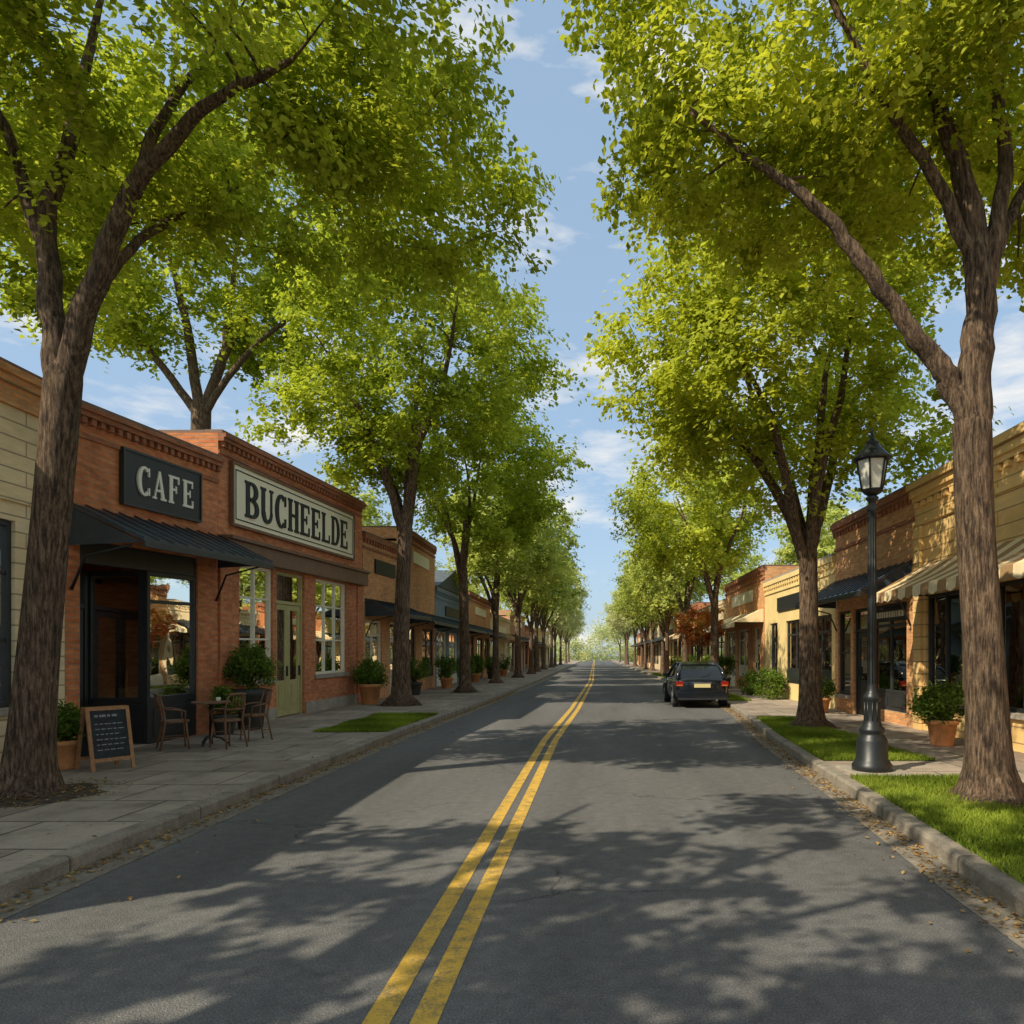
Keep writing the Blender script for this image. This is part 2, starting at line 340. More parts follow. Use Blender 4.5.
# near right tree
l=(4.28,7.6,.12)
lim=[rel(q,l) for q in [
 [(4.30,7.6,.02,.25),(4.22,7.6,1.6,.22),(4.13,7.6,3.2,.21),(4.09,7.6,4.2,.21)],
 [(4.10,7.6,3.6,.14),(4.0,7.6,4.4,.15),(3.72,7.6,4.85,.125),(3.31,7.55,5.35,.10),(2.77,7.5,6.05,.085),(2.12,7.5,6.7,.06),(1.0,7.5,7.5,.03)],
 [(4.10,7.6,3.8,.19),(4.13,7.6,4.7,.19),(4.2,7.6,5.7,.16),(4.05,7.6,6.8,.12),(3.7,7.7,8.0,.08),(3.3,7.9,9.6,.03)],
 [(4.17,7.6,5.3,.11),(4.45,7.6,6.9,.085),(4.42,7.7,8.1,.06),(4.7,7.9,9.8,.03)],
 [(4.12,7.6,6.0,.09),(3.5,7.5,7.0,.07),(2.7,7.3,8.0,.045),(2.0,7.1,9.2,.025)],
 [(4.25,7.6,5.8,.08),(5.0,8.0,7.2,.06),(6.0,8.6,8.4,.03)]]]
make_tree('shade_tree',l,lim,[(-.1,.4,9.0,4.1,4.0,2.3,185),(-2.4,1.2,7.6,1.9,2.4,1.0,38),(2.2,1.0,7.6,2.4,2.4,1.2,30)],370,.1,23,LEAFR)
# unseen street tree added behind the camera, crown shaped to dapple the foreground
l=(-6.6,-.9,.12)
make_tree('shade_tree',l,gen_limbs(11,5,.25,4,31),[(-.3,-.6,8.7,5.6,4.2,2.2,135)],150,.17,31,LEAFL,K=7,cr=.5)
# tree behind cafe
l=(-13.6,24,0)
make_tree('shade_tree',l,[[(0,0,-.1,.42),(0,0,6,.36),(.1,0,10.3,.34)],[(.1,0,9.8,.2),(-.4,0,13,.15),(-1.3,0,16.5,.05)],[(.1,0,9.9,.2),(1.2,0,12.6,.16),(2.4,0,14.5,.1),(4.3,0,17,.04)],[(.1,0,9.8,.17),(-1.5,-.3,12,.12),(-3.6,-.6,14.2,.04)],[(.9,0,12,.13),(.9,.6,15,.09),(1.0,1,18,.03)],[(.1,0,9.8,.14),(2.2,-.8,11.8,.10),(4.8,-1.2,13.4,.04)]],
 [(1.0,0,15.8,6.3,4.5,4.4,200),(-3.5,-.5,14.0,2.8,2.5,1.8,30)],230,.18,41,LEAFL,cr=.95)
# left middle
l=(-6.1,22,.12)
make_tree('shade_tree',l,gen_limbs(13.6,6.0,.31,4.6,52,(.15,0),6),[(.6,0,10.7,4.8,4.3,3.6,205),(-2.4,0,8.4,2.6,2.4,1.6,30)],220,.155,52,LEAFL,cr=.8)
l=(-5.5,29.7,.12)
make_tree('shade_tree',l,gen_limbs(12,5.2,.27,3.8,53,(-.1,0),5),[(1.1,0,9.2,3.9,4,3.5,135)],190,.18,53,LEAFL,cr=.85)
# right middle
l=(4.7,15.3,.12)
make_tree('shade_tree',l,gen_limbs(11,3.9,.28,3.6,64,(-.05,0),6),[(-.7,.3,8.3,3.9,3.9,3.2,190),(-2.4,0,6.9,1.9,2.2,1.2,24),(2.0,0,6.7,1.6,2,1.2,16)],240,.14,64,LEAFR,cr=.75)
l=(5.3,31,.12)
make_tree('shade_tree',l,gen_limbs(10.5,4.2,.24,3.3,65,(0,0),5),[(-.9,0,7.9,3.6,3.6,3.0,125)],190,.17,65,LEAFR,cr=.8)
# farther avenue (linked copies of two source trees)
srcs=[]
for sd,y,x in ((71,39.5,-5.6),(72,41,5.3)):
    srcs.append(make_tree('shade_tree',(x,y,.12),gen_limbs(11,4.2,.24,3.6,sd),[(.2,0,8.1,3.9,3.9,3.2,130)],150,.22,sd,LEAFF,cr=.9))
def copy_tree(src,loc,rot,sc,mat=None):
    e=empty('shade_tree',loc,rot,sc)
    for c in src.children:
        o=bpy.data.objects.new(c.name,c.data); scene.collection.objects.link(o); o.parent=e
        if mat and 'foliage' in c.name: o.material_slots[0].link='OBJECT'; o.material_slots[0].material=mat
rr=random.Random(9)
for i,y in enumerate([49,58,67,77,88,100,114,130,150]):
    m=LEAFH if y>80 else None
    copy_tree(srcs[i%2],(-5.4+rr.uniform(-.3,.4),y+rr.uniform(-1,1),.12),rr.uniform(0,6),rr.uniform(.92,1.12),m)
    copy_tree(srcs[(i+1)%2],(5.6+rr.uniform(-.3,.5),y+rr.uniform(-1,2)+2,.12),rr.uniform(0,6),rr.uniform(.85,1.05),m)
for x,y in ((-16,44),(15,44),(-17,62),(16,70),(-15,84)): copy_tree(srcs[i%2],(x,y,0),rr.uniform(0,6),rr.uniform(.9,1.1)); i+=1
# distant mass of trees
rng=np.random.default_rng(90); Ps=[];Vs=[]
for i in range(420):
    x=rng.uniform(-75,75); hh=(7+3*math.sin(x*.35)+2*math.sin(x*.9+1))*rng.uniform(.1,1.05); y=185+rng.uniform(0,12)+abs(x)*.2; n=130
    Ps.append(np.array([x,y,hh])+rng.normal(size=(n,3))*np.array([1.3,1.0,1.0])); Vs.append(np.full(n,rng.uniform(.2,.8))+rng.normal(size=n)*.12)
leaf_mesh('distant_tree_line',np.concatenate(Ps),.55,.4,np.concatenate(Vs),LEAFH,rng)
# ---------------------------------------------------------------- ground, road
def interp(tab): 
    xs=[a for a,b in tab]; ys=[b for a,b in tab]; return lambda y: float(np.interp(y,xs,ys))
cY=interp([(-60,0),(14,0),(22,.2),(45,.5),(500,.5)])
KL=lambda y:-4.1+cY(y)
KR=interp([(-60,2.7),(4.5,2.75),(8,3.05),(13.5,3.45),(20,4.15),(24,4.45),(30,4.5),(60,4.6),(500,4.6)])
ys=[-60,-30,-10]+list(np.arange(0,60,1.0))+list(range(60,260,10))
def strip(name,fa,fb,z,mat,y0=-60,y1=250):
    mb=MB(); yy=[y for y in ys if y0<y<y1]; yy=[y0]+yy+[y1]
    for a,b in zip(yy,yy[1:]): mb.quad((fa(a),a,z),(fb(a),a,z),(fb(b),b,z),(fa(b),b,z),mat)
    return mb.obj(name)
g=MB(); g.quad((-900,-900,-.04),(900,-900,-.04),(900,900,-.04),(-900,900,-.04),GG); g.obj('ground')
strip('road',lambda y:KL(y)-.05,lambda y:KR(y)+.05,0,ASPH)
for nm,off in (('yellow_centre_line',-.9-.11),('yellow_centre_line',-.9+.11)):
    strip(nm,lambda y:off-.064+cY(y)*1.3,lambda y:off+.064+cY(y)*1.3,.004,PAINT)
strip('gutter',KL,lambda y:KL(y)+.30,.004,GUT); strip('gutter',lambda y:KR(y)-.28,KR,.004,GUT)
def kerb(name,f,s):
    mb=MB(); prof=[(0,-.02),(0,.105),(.012*s,.122),(.03*s,.13),(.165*s,.13),(.165*s,-.02)]; n=len(prof); vs=[];fs=[]
    rg=random.Random(4); yy=list(np.arange(-20,70,.9))+list(range(72,250,8))
    for y in yy:
        j=rg.uniform(-.008,.008)
        for a,z in prof: vs.append((f(y)+a+j,y,z+(rg.uniform(-.004,.003) if z>.1 else 0)))
    for i in range(len(yy)-1):
        for k in range(n-1): fs.append((i*n+k,i*n+k+1,(i+1)*n+k+1,(i+1)*n+k))
    mb.add(vs,fs,KERB); return mb.obj(name)
kerb('kerb',KL,-1); kerb('kerb',KR,1)
XL=-7.8; XR=6.9
strip('sidewalk',lambda y:XL-.9,lambda y:KL(y)-.15,.124,PAVE); strip('sidewalk',lambda y:KR(y)+.15,lambda y:XR+.9,.124,PAVE)
def grass(name,fa,fb,y0,y1,n,seed,h=.055):
    o=strip(name,fa,fb,.131,GG,y0,y1); rng=np.random.default_rng(seed)
    y=rng.uniform(y0,y1,n); a=np.array([fa(t) for t in y]); b=np.array([fb(t) for t in y]); x=a+(b-a)*rng.uniform(-.01,1.01,n)
    ang=rng.uniform(0,6.28,n); hh=h*rng.uniform(.5,1.4,n); w=.006+.002*rng.uniform(size=n)
    V=np.empty((n,3,3)); dx=np.cos(ang)*w; dy=np.sin(ang)*w
    V[:,0]=np.stack([x-dx,y-dy,np.full(n,.13)],1); V[:,1]=np.stack([x+dx,y+dy,np.full(n,.13)],1)
    V[:,2]=np.stack([x+rng.normal(size=n)*h*.5,y+rng.normal(size=n)*h*.5,.13+hh],1)
    pat=.5+.25*np.sin(x*3+y*1.3)+.15*np.sin(y*4.1)+rng.normal(size=n)*.15
    q=quads('blades',V,pat,BLADE,o,3)
GE=lambda y:5.0+.1*math.sin(y*1.7)
grass('grass_verge',lambda y:KR(y)+.17,GE,-3,9.0,80000,1); grass('grass_verge',lambda y:KR(y)+.17,lambda y:5.0+.06*math.sin(y*2),10.4,17.5,50000,2)
grass('grass_verge',lambda y:-5.7+.06*math.sin(y*3),lambda y:KL(y)-.18,14.3,18.6,26000,3)
grass('grass_verge',lambda y:KR(y)+.17,lambda y:5.4,24,60,30000,5,.07)
def pit(x,y,r):
    mb=MB(); n=22; rg=random.Random(int(x*10+y)); vs=[(x,y,.19)]
    for k in range(n): 
        q=r*rg.uniform(.85,1.1); th=6.283*k/n; vs.append((x+q*math.cos(th)*.55,y+q*math.sin(th)*.55,.155))
    for k in range(n):
        q=r*rg.uniform(.85,1.12); th=6.283*k/n; vs.append((x+q*math.cos(th),y+q*math.sin(th),.127))
    fs=[(0,1+k,1+(k+1)%n) for k in range(n)]+[(1+k,1+n+k,1+n+(k+1)%n,1+(k+1)%n) for k in range(n)]
    mb.add(vs,fs,SOIL,True); mb.obj('mulch_bed')
for x,y,r in ((-6.38,7.85,.75),(4.3,7.6,.6),(-6.1,22,.7),(-5.5,29.7,.7),(4.7,15.3,.6)): pit(x,y,r)
rng=np.random.default_rng(6); P=[]
def lit(n,xf,y0,y1,z,sx):
    y=rng.uniform(y0,y1,n); x=np.array([xf(t) for t in y])+np.abs(rng.normal(size=n))*sx; P.append(np.stack([x,y,np.full(n,z)],1))
lit(3000,lambda y:KL(y)+.02,3,32,.014,.12); lit(3000,lambda y:KR(y)-.02,3,30,.014,-.14); lit(120,lambda y:KL(y)-.2,3,30,.14,-.6); lit(40,lambda y:KR(y)+.2,3,16,.17,.9)
lit(60,lambda y:KR(y)-.1,3,14,.014,-.3); lit(50,lambda y:KL(y)+.1,3,16,.014,.4)
for x,y,r,n in ((-6.38,7.85,.8,620),(4.3,7.6,.5,220),(4.7,15.3,.7,150),(-6.1,22,.8,200)):
    a=rng.uniform(0,6.28,n); q=r*rng.uniform(.4,1.25,n); P.append(np.stack([x+q*np.cos(a),y+q*np.sin(a),.15+.05*np.exp(-q/r*2)],1))
P=np.concatenate(P); leaf_mesh('fallen_leaves',P,.045,.027,rng.uniform(0,1,len(P)),LITTER,rng,mode='flat')
# ---------------------------------------------------------------- letters
def letter(mb,ch,ox,oz,w,h,P,mat,st):
    s=.24;t=.09;sf=.075;cnt=[0]
    def put(poly):
        d=st+.02+cnt[0]*.0006; cnt[0]+=1
        n=len(poly); vs=[P(ox+x*w,st,oz+z*h) for x,z in poly]+[P(ox+x*w,d,oz+z*h) for x,z in poly]
        mb.add(vs,[tuple(range(n,2*n))]+[(k,(k+1)%n,n+(k+1)%n,n+k) for k in range(n)],mat)
    def r(x0,z0,x1,z1): put([(x0,z0),(x1,z0),(x1,z1),(x0,z1)])
    def arc(cx,cz,rx,rz,a0,a1,sx,sz,n=14):
        for k in range(n):
            a=math.radians(a0+(a1-a0)*k/n); b=math.radians(a0+(a1-a0)*(k+1)/n)
            cnt[0]=20; put([(cx+rx*math.cos(a),cz+rz*math.sin(a)),(cx+rx*math.cos(b),cz+rz*math.sin(b)),(cx+(rx-sx)*math.cos(b),cz+(rz-sz)*math.sin(b)),(cx+(rx-sx)*math.cos(a),cz+(rz-sz)*math.sin(a))])
    def stem(x,b=True,tp=True):
        r(x,0,x+s,1)
        if b: r(x-sf,0,x,sf); r(x+s,0,x+s+sf,sf)
        if tp: r(x-sf,1-sf,x,1); r(x+s,1-sf,x+s+sf,1)
    if ch in 'BD':
        r(.1,0,.1+s,1); r(.03,0,.1,sf); r(.03,1-sf,.1,1)
        if ch=='D':
            arc(.45,.5,.5,.5,-90,90,s,t); r(.1+s,0,.45,t); r(.1+s,1-t,.45,1)
        else:
            arc(.5,.745,.38,.255,-90,90,s,t); arc(.5,.27,.44,.27,-90,90,s,t); r(.1+s,0,.5,t); r(.1+s,1-t,.5,1); r(.1+s,.465,.5,.56)
    if ch=='U':
        r(.1,.32,.1+s,1); r(.03,1-sf,.1,1); r(.1+s,1-sf,.1+s+sf,1); r(.75,.32,.87,1); r(.68,1-sf,.75,1); r(.87,1-sf,.95,1)
        arc(.485,.32,.385,.33,180,270,s,t+.02); arc(.485,.32,.385,.33,270,360,.12,t+.02)
    if ch=='C':
        arc(.52,.5,.47,.51,50,310,s,t); r(.80,.68,.88,.98); r(.80,.04,.88,.30)
    if ch in 'EFL':
        r(.12,0,.12+s,1); r(.04,0,.12,sf); r(.04,1-sf,.12,1)
        if ch in 'EF': r(.12+s,1-t,.88,1); r(.80,.74,.88,1-t); r(.12+s,.47,.66,.55); r(.60,.38,.67,.65)
        if ch in 'EL': r(.12+s,0,.9,t); r(.82,t,.9,.28)
        if ch=='F': r(.12+s,0,.12+s+.08,sf)
        if ch=='L': r(.12+s,1-sf,.12+s+.08,1)
    if ch=='H':
        stem(.1); stem(.66); cnt[0]+=1; r(.1+s,.46,.66,.55)
    if ch=='A':
        put([(.08,0),(.17,0),(.52,.86),(.46,1)]); put([(.66,0),(.9,0),(.56,1),(.42,1)]); r(.26,.27,.72,.35); r(0,0,.27,sf); r(.58,0,1.0,sf)
def text(mb,s,y0,y1,z0,z1,P,mat,st,gap=.13):
    n=len(s); a=(y1-y0)/n; 
    for i,ch in enumerate(s): letter(mb,ch,y0+i*a+a*gap*.5,z0,a*(1-gap),z1-z0,P,mat,st)
# ---------------------------------------------------------------- buildings
def mkP(side,y0,y1,h0,h1):
    XF=XL if side<0 else XR
    def P(u,d,z):
        k=1+(h1/h0-1)*(u-y0)/(y1-y0); return (XF-side*d,u,.12+(z-.12)*k)
    return P
def ub(mb,P,u0,u1,d0,d1,z0,z1,mat):
    vs=[P(u,d,z) for z in (z0,z1) for (u,d) in ((u0,d0),(u1,d0),(u1,d1),(u0,d1))]
    mb.add(vs,[(0,3,2,1),(4,5,6,7),(0,1,5,4),(1,2,6,5),(2,3,7,6),(3,0,4,7)],mat)
def frame(mb,P,u0,u1,z0,z1,d0,d1,w,mat,bot=True):
    ub(mb,P,u0,u0+w,d0,d1,z0,z1,mat); ub(mb,P,u1-w,u1,d0,d1,z0,z1,mat); ub(mb,P,u0+w,u1-w,d0,d1,z1-w,z1,mat)
    if bot: ub(mb,P,u0+w,u1-w,d0,d1,z0,z0+w,mat)
def opening(wi,dr,gl,P,o):
    u0,u1,z0,z1=o['r']; k=o.get('k','sash'); fm=o.get('f',WHITEF); e=.004; u0+=e;u1-=e;z1-=e; z0+=e
    if k=='sash':
        nx,nz=o.get('n',(2,2)); w=.07; frame(wi,P,u0,u1,z0,z1,-.14,-.05,w,fm)
        for i in range(1,nx):
            c=u0+(u1-u0)*i/nx; ub(wi,P,c-.035,c+.035,-.13,-.06,z0+w,z1-w,fm)
        for j in range(1,nz):
            c=z0+(z1-z0)*j/nz if nz!=3 else z0+(z1-z0)*(.36*j); ub(wi,P,u0+w,u1-w,-.125,-.07,c-.022,c+.022,fm)
        ub(gl,P,u0+w*.5,u1-w*.5,-.105,-.1,z0+w*.5,z1-w*.5,GLASS)
        ub(wi,P,u0-.1,u1+.1,.002,.07,z0-.1,z0-.005,o.get('sill',CONC))
        if o.get('lint'): ub(wi,P,u0-.1,u1+.1,.002,.03,z1+.01,z1+.2,o['lint'])
    if k=='shop':
        kp=o.get('kick',.5); w=.075; n=o.get('n',2); zt=o.get('trans',z1-.5)
        ub(wi,P,u0,u1,-.16,-.04,z0,z0+kp,fm); m=max(1,n)
        for i in range(m):
            a=u0+(u1-u0)*i/m; b=u0+(u1-u0)*(i+1)/m; ub(wi,P,a+.12,b-.12,-.04,-.02,z0+.1,z0+kp-.1,fm)
        frame(wi,P,u0,u1,z0+kp+.002,z1,-.15,-.06,w,fm)
        for i in range(1,m):
            c=u0+(u1-u0)*i/m; ub(wi,P,c-.035,c+.035,-.14,-.07,z0+kp+w,z1-w,fm)
        if zt: ub(wi,P,u0+w,u1-w,-.135,-.075,zt-.035,zt+.035,fm)
        ub(gl,P,u0+.03,u1-.03,-.108,-.102,z0+kp+.03,z1-.03,GLASS)
    if k=='door':
        w=.08; zt=z0+(z1-z0)*.78; frame(dr,P,u0,u1,z0,z1,-.16,-.06,w,fm,False); ub(dr,P,u0+w,u1-w,-.15,-.07,zt,zt+.08,fm)
        ub(gl,P,u0+w,u1-w,-.11,-.105,zt+.08,z1-w,GLASS)
        a,b=u0+w+.01,u1-w-.01; dm=o.get('leaf',fm); nl=o.get('leaves',1)
        for q in range(nl):
            c0=a+(b-a)*q/nl+.004; c1=a+(b-a)*(q+1)/nl-.004
            frame(dr,P,c0,c1,z0+.02,zt-.01,-.14,-.09,.13,dm); ub(dr,P,c0+.13,c1-.13,-.135,-.10,z0+.15,z0+.9,dm); ub(dr,P,c0+.22,c1-.22,-.10,-.085,z0+.25,z0+.8,dm)
            ub(gl,P,c0+.12,c1-.12,-.118,-.112,z0+.9,zt-.14,GLASS)
            ub(dr,P,c1-.1,c1-.07,-.09,-.04,z0+1.0,z0+1.25,BLACK)
def building(name,side,y0,y1,h0,h1,wall,ops,trim=[],depth=8,dent=None,back=INTW,rd=.2,roof='flat'):
    P=mkP(side,y0,y1,h0,h1); c=P((y0+y1)/2,0,.12); e=empty(name,c); off=c
    wl=MB(); us=sorted({y0+.003,y1-.003}|{o['r'][0] for o in ops}|{o['r'][1] for o in ops}); zs=sorted({0.0,h0}|{o['r'][2] for o in ops}|{o['r'][3] for o in ops})
    for a,b in zip(us,us[1:]):
        for p,q in zip(zs,zs[1:]):
            cu,cz=(a+b)/2,(p+q)/2
            if any(o['r'][0]<cu<o['r'][1] and o['r'][2]<cz<o['r'][3] for o in ops): continue
            wl.quad(P(a,0,p),P(b,0,p),P(b,0,q),P(a,0,q),wall)
    for o in ops:
        a,b,p,q=o['r']; D=-o.get('rd',rd)
        wl.quad(P(a,0,p),P(a,D,p),P(a,D,q),P(a,0,q),wall); wl.quad(P(b,0,p),P(b,D,p),P(b,D,q),P(b,0,q),wall)
        wl.quad(P(a,0,q),P(a,D,q),P(b,D,q),P(b,0,q),wall); wl.quad(P(a,0,p),P(a,D,p),P(b,D,p),P(b,0,p),CONC)
    A,B=y0+.003,y1-.003
    for u in (A,B): wl.quad(P(u,0,0),P(u,-depth,0),P(u,-depth,h0),P(u,0,h0),wall)
    wl.quad(P(A,-depth,0),P(B,-depth,0),P(B,-depth,h0),P(A,-depth,h0),wall)
    for z0,z1,d in trim: ub(wl,P,A,B,.002,d,z0,z1,BRICKD if wall in (BRICK,BRICKO) else wall)
    if dent:
        z0,z1,d,sp,m=dent; u=A+.05
        while u<B-.1: ub(wl,P,u,u+sp*.5,.002,d,z0,z1,m); u+=sp
    wl.obj('walls',parent=e,offset=off)
    rf=MB()
    capm=BROWN if wall in(BRICK,BRICKO,CREAM) else CONC
    ub(rf,P,A,B,-.28,.09,h0+.002,h0+.07,capm); ub(rf,P,A,B,-depth-.02,-.282,h0-.55,h0-.45,ROOF)
    ub(rf,P,A,A+.2,-depth-.02,-.282,h0+.001,h0+.06,capm); ub(rf,P,B-.2,B,-depth-.02,-.282,h0+.001,h0+.06,capm)
    if roof=='gable':
        m=(A+B)/2; vs=[P(A-.1,.15,h0),P(B+.1,.15,h0),P(m,.15,h0+1.3),P(A-.1,-depth,h0),P(B+.1,-depth,h0),P(m,-depth,h0+1.3)]
        rf.add([(v[0],v[1],v[2]+.08) for v in vs],[(0,1,2),(3,5,4),(0,2,5,3),(1,4,5,2),(0,3,4,1)],SLATE)
    rf.obj('roof',parent=e,offset=off)
    it=MB(); ub(it,P,A+.05,B-.05,-3.6,-3.5,.1,h0-.7,back); ub(it,P,A+.05,B-.05,-3.5,-.3,h0-.9,h0-.85,INTW); ub(it,P,A+.05,B-.05,-3.5,-.25,.10,.15,INTD)
    rg=random.Random(int(y0*7)); u=A+.5
    while u<B-1.2:
        ub(it,P,u,u+1.0,-3.49,-3.1,.15,rg.uniform(1.0,2.4),INTD)
        for q in range(4): 
            x=u+q*.22; ub(it,P,x,x+.15,-3.09,-2.95,1.0,1.0+rg.uniform(.15,.4),rg.choice([CREAMP,TERRA,SIGNC,BRICK]))
        ub(it,P,u+.1,u+.8,-1.6,-.9,.15,rg.uniform(.7,1.1),rg.choice([INTD,CREAMP,WOODO])); u+=rg.uniform(1.4,2.2)
    for o in ops:
        if o.get('k') in ('sash','shop') and rg.random()<.75:
            a,b,p,q=o['r']; ub(it,P,a+.05,b-.05,-.24,-.225,q-(q-p)*rg.uniform(.15,.4),q-.02,CREAMP)
    it.obj('interior',parent=e,offset=off,)
    wi=MB();dr=MB();gl=MB()
    for o in ops: opening(wi,dr,gl,P,o)
    for mb_,nm in ((wi,'window_frames'),(dr,'door'),(gl,'glass')):
        if mb_.v: mb_.obj(nm,parent=e,offset=off,bevel=.006 if nm!='glass' and y0<30 else 0)
    return e,P,off
def awning(e,P,off,u0,u1,zt,zb,d,kind='metal',nm='awning',mats=(CANVC,CANVB)):
    mb=MB(); n=max(2,int((u1-u0)/.36)); 
    if kind=='metal':
        vs=[P(u0,.01,zt),P(u1,.01,zt),P(u1,d,zb),P(u0,d,zb)]; vs+=[(v[0],v[1],v[2]-.035) for v in vs]
        mb.add(vs,[(0,1,2,3),(7,6,5,4),(0,4,5,1),(1,5,6,2),(2,6,7,3),(3,7,4,0)],SEAM)
        for i in range(n+1):
            u=u0+(u1-u0)*i/n; a,b=P(u,.02,zt+.01),P(u,d,zb+.01); mb.tube([(a[0],a[1],a[2]+.01),(b[0],b[1],b[2]+.01)],[.014,.014],SEAM,n=5)
        ub(mb,P,u0,u1,d-.03,d+.02,zb-.12,zb-.036,DARKF)
        for u in (u0+.02,u1-.02):
            a,b,c=P(u,.02,zt-.05),P(u,d-.04,zb-.05),P(u,.02,zb-.1); mb.add([a,b,c],[(0,1,2)],SEAM)
        for u in (u0+.08,u1-.08):
            a,b=P(u,.02,zb-.75),P(u,d*.8,zb-.08); m=P(u,d*.2,zb-.25); mb.tube([a,m,b],[.022,.02,.018],BLACK,n=6)
    else:
        n=int((u1-u0)/.3)
        for i in range(n):
            a=u0+(u1-u0)*i/n;b=u0+(u1-u0)*(i+1)/n; m=mats[i%2]
            mid=.5*(zt+zb)-.05
            mb.quad(P(a,.01,zt),P(b,.01,zt),P(b,d*.5,mid),P(a,d*.5,mid),m); mb.quad(P(a,d*.5,mid),P(b,d*.5,mid),P(b,d,zb),P(a,d,zb),m)
            c=(a+b)/2; mb.add([P(a,d,zb),P(b,d,zb),P(b,d+.01,zb-.17),P(c,d+.01,zb-.22),P(a,d+.01,zb-.17)],[(0,1,2,3,4)],m)
        for u in (u0,u1): mb.add([P(u,.01,zt),P(u,d,zb),P(u,.01,zb)],[(0,1,2)],mats[1]); 
        for u in (u0+.05,u1-.05): mb.tube([P(u,.02,zb-.02),P(u,d-.02,zb-.02)],[.015,.015],BLACK,n=6)
        mb.tube([P(u0,d-.02,zb-.02),P(u1,d-.02,zb-.02)],[.015,.015],BLACK,n=6)
    mb.obj(nm,parent=e,offset=off)
# --- left side
e,P,off=building('cream_stone_shop',-1,1.5,10.3,5.5,5.5,CREAM,[dict(r=(6.6,9.42,1.0,3.5),k='sash',n=(3,3),f=DARKF),dict(r=(3.0,5.6,1.0,3.5),k='sash',n=(3,3),f=DARKF)],
   trim=[(3.75,3.85,.05)],depth=6)
mb=MB()
for z0,z1,d in ((5.02,5.12,.05),(5.12,5.3,.03),(5.3,5.4,.1),(5.4,5.5,.15)): ub(mb,P,1.52,10.29,.003,d,z0,z1,BRICKO)
mb.obj('brick_cornice',parent=e,offset=off)
# cafe
y0,y1=10.3,14.48
e,P,off=building('cafe_building',-1,y0,y1,5.45,5.75,BRICK,[dict(r=(10.6,13.75,.13,3.45),k='none',rd=1.1)],
   trim=[(4.98,5.06,.03),(5.30,5.38,.11),(5.38,5.45,.15)],dent=(5.2,5.298,.08,.2,BRICKD),depth=5)
mb=MB();gl=MB()
ub(mb,P,10.6,13.75,-.16,-.04,3.1,3.44,DARKF)
ub(mb,P,12.25,13.745,-.12,-.03,.14,.85,DARKF); ub(mb,P,12.4,13.6,-.03,-.015,.25,.75,DARKF)
frame(mb,P,12.25,13.745,.852,3.098,-.12,-.03,.08,DARKF); ub(mb,P,12.33,13.665,-.11,-.04,2.55,2.61,DARKF); ub(gl,P,12.3,13.7,-.08,-.075,.9,3.05,GLASS)
ub(mb,P,12.25,12.33,-1.1,-.125,.14,.85,DARKF)
ub(mb,P,12.25,12.33,-.2,-.125,.852,3.098,DARKF); ub(mb,P,12.25,12.33,-1.1,-1.02,.852,3.098,DARKF); ub(mb,P,12.25,12.33,-1.018,-.202,3.0,3.098,DARKF); ub(mb,P,12.25,12.33,-1.018,-.202,.852,.93,DARKF)
ub(gl,P,12.285,12.29,-1.03,-.19,.9,3.03,GLASS)
frame(mb,P,10.61,12.24,.14,3.098,-1.16,-1.06,.08,DARKF,False); ub(mb,P,10.69,12.16,-1.15,-1.07,2.45,2.53,DARKF)
for a,b in ((10.7,11.42),(11.43,12.15)):
    frame(mb,P,a,b,.16,2.44,-1.14,-1.08,.1,DARKF); ub(mb,P,a+.1,b-.1,-1.13,-1.09,.26,.8,DARKF); ub(gl,P,a+.09,b-.09,-1.112,-1.108,.8,2.35,GLASS)
ub(mb,P,11.36,11.39,-1.07,-1.03,1.0,1.4,TERRA)
ub(gl,P,10.7,12.15,-1.112,-1.108,2.53,3.02,GLASS)
ub(mb,P,10.605,12.24,-1.05,-.17,3.3,3.34,DARKF); ub(mb,P,10.605,12.24,-1.16,-.02,.13,.145,CONC)
mb.obj('cafe_storefront',parent=e,offset=off,bevel=.006); gl.obj('storefront_glass',parent=e,offset=off)
awning(e,P,off,10.32,14.45,3.95,3.42,1.15)
s=MB(); ub(s,P,11.5,13.7,.01,.07,4.15,5.0,SIGNK); frame(s,P,11.46,13.74,4.11,5.04,.012,.09,.04,DARKF); text(s,'CAFE',11.75,13.5,4.33,4.82,P,LETW,.071); s.obj('cafe_sign',loc=off,offset=off)
# brick shop
y0,y1=14.48,23.43
e,P,off=building('brick_shop',-1,y0,y1,6.3,6.75,BRICK,[dict(r=(15.35,16.95,1.1,3.7),k='sash',n=(2,3),lint=CONC),dict(r=(17.15,18.8,.13,3.7),k='door',f=GREEND,leaf=GREEND,leaves=2),
    dict(r=(19.55,21.95,1.1,3.7),k='sash',n=(3,3))],trim=[(5.88,5.95,.03),(6.14,6.22,.12),(6.22,6.3,.16)],dent=(6.03,6.138,.09,.2,BRICKD),depth=5)
mb=MB(); ub(mb,P,14.5,23.41,.003,.22,3.74,4.12,BROWN); ub(mb,P,14.5,23.41,.003,.30,4.122,4.2,BROWN)
ub(mb,P,14.49,14.95,.003,.05,.12,3.735,BRICK); ub(mb,P,22.9,23.42,.003,.05,.12,3.735,BRICK)
ub(mb,P,14.951,17.1,.003,.035,.12,.42,CONC); ub(mb,P,18.85,22.89,.003,.035,.12,.42,CONC)
mb.obj('fascia_and_piers',parent=e,offset=off,bevel=.008)
s=MB(); ub(s,P,14.95,22.4,.01,.07,4.5,5.78,SIGNC); frame(s,P,14.9,22.45,4.45,5.83,.012,.10,.06,BROWN); frame(s,P,15.05,22.3,4.6,5.68,.071,.08,.025,LETK)
text(s,'BUCHEELDE',15.4,21.9,4.72,5.52,P,LETK,.0705,.06); s.obj('shop_sign',loc=off,offset=off)
